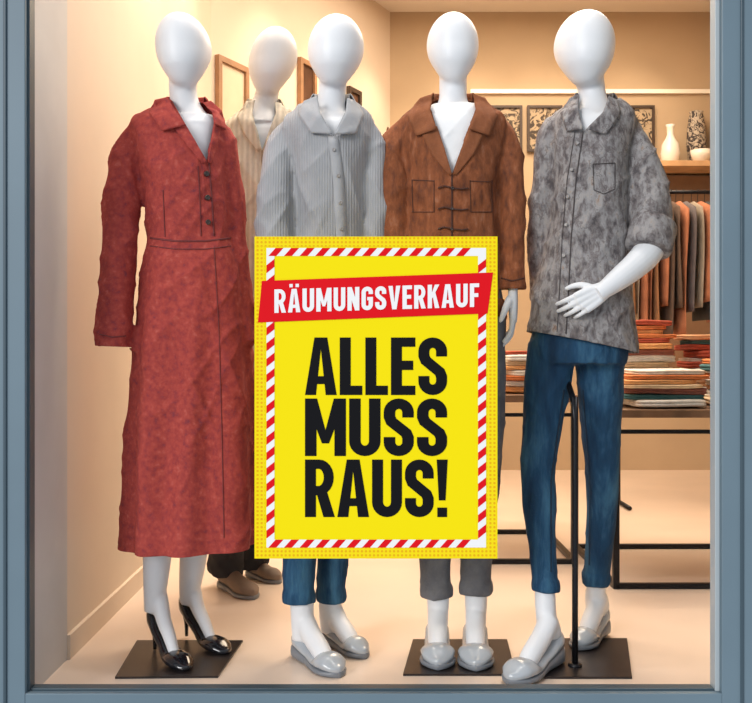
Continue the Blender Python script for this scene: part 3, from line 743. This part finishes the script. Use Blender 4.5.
def text(name,txt,x0,x1,yb,hpx,mat,lay,s,gap,slope=0):
    items=[];x=0
    for ch in txt:
        w,q=glyph(ch,s); items.append((x,q)); x+=w+gap
    tot=x-gap; k=(x1-x0)/(tot*1.0)
    polys=[]
    for ox,q in items:
        for pl in q: polys.append([(x0+(ox+u)*k, yb+slope*((ox+u)*k)-v*hpx) for u,v in pl])
    flat(name,polys,mat,lay)
text('text_alles','ALLES',305,447,395,57.5,M_pk,2,.18,.05)
text('text_muss','MUSS',305,447,456,57.5,M_pk,2,.18,.05)
text('text_raus','RAUS!',305,447,517,57.5,M_pk,2,.18,.05)
text('text_raeumungsverkauf','RÄUMUNGSVERKAUF',274.5,479,313,23.5,M_pw,5,.18,.09,slope=-.030)

# ================================================================= SHOP FITTINGS
M_top=plain('table_top_wood',(.20,.11,.06),.5,noise_amt=.3,nscale=12)
def table(x0,x1,y0,y1,h):
    m=MB(); m.box((x0,y0,h-.03),(x1,y1,h),0)
    t=.012
    for x in (x0+.02,x1-.02):
        for y in (y0+.02,y1-.02): m.box((x-t,y-t,0),(x+t,y+t,h-.03),1)
        m.box((x-t,y0+.02,.0),(x+t,y1-.02,.022),1)
    for y in (y0+.02,y1-.02): m.box((x0+.02,y-t,.001),(x1-.02,y+t,.021),1)
    for y in (y0+.02,): m.box((x0+.02,y-t,h-.09),(x1-.02,y+t,h-.075),1)
    return m.obj('display_table',[M_top,M_metal],None,False,.003)
table(.87,1.75,3.58,4.35,.665)
table(.40,.84,4.0,4.7,.70)
cols=[(.70,.22,.07),(.80,.74,.66),(.45,.08,.04),(.88,.85,.80),(.80,.40,.16),(.06,.18,.20),(.60,.32,.16),(.32,.12,.09),(.85,.65,.42),(.2,.2,.22)]
CM=[plain('folded_cloth_%d'%i,c,.9,noise_amt=.15,nscale=30,bump=.4) for i,c in enumerate(cols)]
def folded(mb,cx,cy,z,w,dp,h,mi,rot):
    rs=[]; ph=random.random()*9
    for t in (0,.05,.15,.3,.42,.48,.52,.58,.7,.85,.95,1):
        k=math.sqrt(max(0,1-(2*t-1)**2)) ; k=.92+.08*min(1,k*1.4)
        if .44<t<.56: k-=.025
        r=[]
        for i in range(36):
            a=2*math.pi*i/36; c,s=math.cos(a),math.sin(a)
            x=w/2*k*math.copysign(abs(c)**.35,c); y=dp/2*k*math.copysign(abs(s)**.35,s)
            x,y=x*math.cos(rot)-y*math.sin(rot),x*math.sin(rot)+y*math.cos(rot)
            r.append(Vector((cx+x,cy+y,z+h*t+ (.22*h*noise.noise(Vector((x*9+ph,y*9,z*9)))))))
        rs.append(r)
    mb.rings(rs,mi=mi)
def stack(cx,cy,z,w,dp,n,hh,seed,order=None):
    random.seed(seed); m=MB(); zz=z+.006
    for i in range(n):
        h=hh*random.uniform(.65,1.3); 
        folded(m,cx+random.uniform(-.02,.02),cy+random.uniform(-.015,.015),zz,w*random.uniform(.82,1.05),dp*random.uniform(.9,1.03),h,order[i%len(order)] if order else random.randrange(10),random.uniform(-.08,.08)); zz+=h*.95+.001
    return m.obj('folded_clothes_stack',CM)
stack(1.09,3.78,.665,.33,.30,7,.022,2,[3,5,7,8,4,0,1])
stack(1.11,4.14,.665,.27,.26,15,.023,3,[5,1,2,3,0,1,8,3,7,4,2,0,4,0,2])
stack(1.46,3.85,.665,.30,.30,8,.024,5)
stack(1.46,4.18,.665,.28,.24,12,.024,9)
stack(.66,4.25,.70,.28,.30,8,.022,6,[4,3,0,1,4,8,3,2])
# clothes rack
rk=empty('clothes_rack',(1.9,5.6,0)); m=MB()
zr=1.80
tube(m,[(1.38,5.6,zr,.011),(2.5,5.6,zr,.011)],sub=1,n=12)
for x in (1.40,2.48):
    tube(m,[(x,5.6,.02,.012),(x,5.6,zr,.012)],sub=1,n=12); tube(m,[(x,5.35,.015,.012),(x,5.85,.015,.012)],sub=1,n=12)
m.obj('rail',M_metal,rk)
gc=[(.36,.13,.06),(.10,.06,.04),(.42,.31,.21),(.03,.03,.03),(.24,.06,.04),(.30,.24,.18),(.12,.10,.10),(.26,.12,.05)]
GM=[plain('hung_cloth_%d'%i,c,.9,noise_amt=.2,nscale=15,bump=.4) for i,c in enumerate(gc)]
m=MB(); random.seed(11); x=1.43; i=0
while x<2.45:
    ln=random.uniform(.55,.78); w=random.uniform(.012,.022); ci=random.randrange(8); ph=random.random()*9; dd=random.uniform(.17,.22)
    rs=[]
    for t in range(13):
        k=t/12; z=zr-.06-ln*k
        hd=dd*(.25+.75*sm(k/.10))*(1+.05*math.sin(k*5+ph)); ww=w*(.35+.65*sm(k/.08))*(1+.25*math.sin(k*4+ph))
        r=[]
        for q in range(20):
            a=2*math.pi*q/20
            r.append(Vector((x+ww*math.cos(a)+.008*math.sin(k*3+ph)+.006*math.sin(3*a+ph)*k,5.6+hd*math.sin(a),z)))
        rs.append(r)
    m.rings(rs,mi=ci)
    tube(m,[(x,5.6,zr-.065,.002),(x,5.6,zr-.02,.002),(x,5.585,zr+.008,.002),(x,5.6,zr+.014,.002),(x,5.613,zr+.004,.002)],n=6,sub=2,mi=3)
    x+=w*2+random.uniform(.0,.012)
m.obj('hanging_garments',GM,rk)
box_obj('trim_3',(1.55,7.12,.75),(2.58,7.2,2.17),M_brown)
box_obj('wall_shelf',(1.45,6.85,2.19),(2.58,7.19,2.23),plain('shelf_wood',(.55,.33,.17),.5,noise_amt=.15,nscale=10),None,.004)
def lathe(name,x,y,z,prof,mat,parent=None):
    m=MB(); m.rings([hring(x,y,z+h,r,r,n=28,e=2) for r,h in prof]); return m.obj(name,mat,parent)
M_cer=plain('white_ceramic',(.85,.80,.72),.25,coat=.3); M_cerd=plain('dark_ceramic',(.05,.045,.04),.4,noise_amt=.4,nscale=30)
lathe('vase',2.13,7.02,2.23,[(.045,0),(.062,.03),(.070,.08),(.060,.15),(.035,.19),(.024,.22),(.026,.27),(.034,.29),(.026,.285),(.018,.25)],M_cer)
lathe('bowl',2.33,6.95,2.23,[(.03,0),(.05,.01),(.07,.05),(.078,.09),(.074,.09),(.055,.04)],M_cer)
def printmat(name,bg,fg,sc_,thr):
    m_,nt,b=nodes(name); b.inputs['Roughness'].default_value=.7
    tc=nt.nodes.new('ShaderNodeTexCoord'); n=nt.nodes.new('ShaderNodeTexNoise'); n.inputs['Scale'].default_value=sc_; n.inputs['Detail'].default_value=8; n.inputs['Distortion'].default_value=2.5
    nt.links.new(tc.outputs['Object'],n.inputs['Vector']); r=nt.nodes.new('ShaderNodeValToRGB'); r.color_ramp.elements[0].position=thr-.04; r.color_ramp.elements[1].position=thr+.04
    r.color_ramp.elements[0].color=(*fg,1); r.color_ramp.elements[1].color=(*bg,1); nt.links.new(n.outputs['Fac'],r.inputs['Fac']); nt.links.new(r.outputs[0],b.inputs['Base Color']); return m_
PM=printmat('sketch_print',(.42,.32,.21),(.05,.035,.025),14,.5)
M_pat=printmat('patterned_ceramic',(.45,.38,.30),(.04,.03,.03),22,.5)
lathe('patterned_vase',2.345,7.1,2.23,[(.03,0),(.06,.05),(.072,.16),(.066,.28),(.055,.36),(.045,.39),(.05,.405),(.04,.40),(.03,.34)],M_pat)
lathe('patterned_vase',2.50,7.05,2.23,[(.03,0),(.06,.04),(.07,.12),(.06,.22),(.04,.28),(.05,.30),(.04,.30),(.03,.24)],M_pat)
PM2=plain('cream_print',(.68,.55,.40),.8,noise_amt=.06)
PM3=plain('mirror_dark',(.10,.045,.025),.3,noise_amt=.4,nscale=6)
def frame(name,p,u,w,h,t,fm,pm):
    n=Vector((u.y,-u.x,0)); m=MB()
    def bx(a0,a1,z0,z1,o0,o1,mi):
        q=[]
        for z in (z0,z1): q.append([p+u*a0+n*o0+Vector((0,0,z)),p+u*a1+n*o0+Vector((0,0,z)),p+u*a1+n*o1+Vector((0,0,z)),p+u*a0+n*o1+Vector((0,0,z))])
        m.rings(q,mi=mi)
    bx(0,w,0,t,.003,.03,0);bx(0,w,h-t,h,.003,.03,0);bx(0,t,t,h-t,.003,.03,0);bx(w-t,w,t,h-t,.003,.03,0);bx(t,w-t,t,h-t,.003,.014,1)
    return m.obj(name,[fm,pm],None,False)
M_wood=plain('frame_wood',(.34,.18,.09),.5,noise_amt=.2); M_darkf=plain('frame_dark',(.05,.03,.02),.5)
ex=Vector((1,0,0))
for (x0,x1) in ((487,522),(527,562),(596,654)):
    a=W(x0,152,7.19); c=W(x1,106,7.19)
    frame('framed_print',Vector((a.x,7.197,a.z)),ex,c.x-a.x,c.z-a.z,.018,M_darkf,PM)
ua=Vector((xb-xa,yb-ya,0)); LA=ua.length; ua.normalize()
def onwall(t): return Vector((xa,ya,0))+ua*(LA*t)
q=onwall(.015); q.z=2.10; frame('picture_frame',q,ua,LA*.13,.38,.03,M_wood,PM2)
q=onwall(.40); q.z=2.36; frame('wall_mirror',q,ua,LA*.09,.34,.03,M_wood,PM3)
q=onwall(.69); q.z=2.30; frame('picture_frame',q,ua,LA*.08,.38,.03,M_darkf,PM3)
pp=empty('potted_plant',(.10,6.6,0))
box_obj('plinth',(-.05,6.45,0),(.25,6.75,2.0),M_wall2,pp)
lathe('pot',.10,6.6,2.0,[(.06,0),(.09,.05),(.10,.14),(.085,.20),(.075,.2)],M_cerd,pp)
m=MB(); random.seed(8)
for i in range(70):
    a=random.random()*6.28; e=random.uniform(.3,1.5); r=random.uniform(.12,.24)
    v=Vector((math.cos(a)*math.cos(e),math.sin(a)*math.cos(e),math.sin(e)))*r; b0=Vector((.10,6.6,2.17))
    tube(m,[(*b0,.004),(*(b0+v*.6+Vector((0,0,.02))),.010),(*(b0+v),.013),(*(b0+v*1.1),.003)],n=6,sub=2)
m.obj('leaves',plain('dried_leaf',(.10,.045,.02),.8,noise_amt=.3),pp)
tk=empty('track_light',(0,3.3,3.38)); m=MB(); m.box((-.8,3.28,3.36),(2.2,3.32,3.4))
spots=[(-.62,3.3),(0.0,3.3),(.6,3.3),(1.3,3.3)]
for x,y in spots: tube(m,[(x,y,3.36,.012),(x,y,3.30,.012)],sub=1); tube(m,[(x,y+.02,3.31,.035),(x,y-.05,3.20,.045)],sub=1)
m.obj('track',M_metal,tk)

# ================================================================= LIGHTS
def area(name,loc,size,energy,color,rot=(0,0,0),sy=None):
    l=bpy.data.lights.new(name,'AREA'); l.energy=energy; l.color=color; l.size=size
    if sy: l.shape='RECTANGLE'; l.size_y=sy
    o=bpy.data.objects.new(name,l); o.location=loc; o.rotation_euler=rot; col.objects.link(o)
def spot(name,loc,tgt,energy,color,ang=50,blend=.6,r=.05):
    l=bpy.data.lights.new(name,'SPOT'); l.energy=energy; l.color=color; l.spot_size=math.radians(ang); l.spot_blend=blend; l.shadow_soft_size=r
    o=bpy.data.objects.new(name,l); o.location=loc; o.rotation_euler=(Vector(tgt)-Vector(loc)).to_track_quat('-Z','Y').to_euler(); col.objects.link(o)
warm=(1,.81,.60); soft=(1,.88,.74)
area('shop_ceiling_light',(1.0,5.3,3.35),1.6,110,warm,sy=2.2)
area('display_ceiling_light',(0.0,3.6,3.34),1.9,54,soft,sy=.7)
for i,(y,t) in enumerate(((3.5,3.7),(4.4,4.6))):
    spot('wall_washer',(-.45,y,3.3),(-.885,t,1.6),34,warm,60,.8)
for k in (.25,.55,.85):
    p=onwall(k)+Vector((ua.y,-ua.x,0))*.55; t=onwall(k)
    spot('wall_washer_back',(p.x,p.y,3.3),(t.x,t.y,2.0),36,warm,65,.9)
for x in (.7,1.3,1.9): spot('shelf_spot',(x,6.5,3.3),(x,7.2,2.3),20,warm,70,.9)
for x,y in ((-.55,2.62),(0.05,2.62),(.65,2.62)):
    spot('front_spot',(x,y,3.3),(x*.9,2.9,1.0),28,(1,.96,.92),55,.8)
spot('floor_spot',(1.0,4.6,3.3),(.9,4.2,0),60,warm,80,.9)
s=bpy.data.lights.new('sun','SUN'); s.energy=1.85; s.angle=math.radians(22); s.color=(1,.98,.96)
o=bpy.data.objects.new('sun',s); o.rotation_euler=Vector((.70,1,-.42)).to_track_quat('-Z','Y').to_euler(); col.objects.link(o)
w=bpy.data.worlds.new('world'); sc.world=w; w.use_nodes=True
bg=w.node_tree.nodes['Background']; bg.inputs[0].default_value=(.86,.92,1,1); bg.inputs[1].default_value=.56

cd=bpy.data.cameras.new('camera'); cd.sensor_width=36; cd.lens=F/752*36; cd.clip_start=.05
co=bpy.data.objects.new('camera',cd); co.location=CAM; co.rotation_euler=(math.radians(90),0,0); col.objects.link(co); sc.camera=co
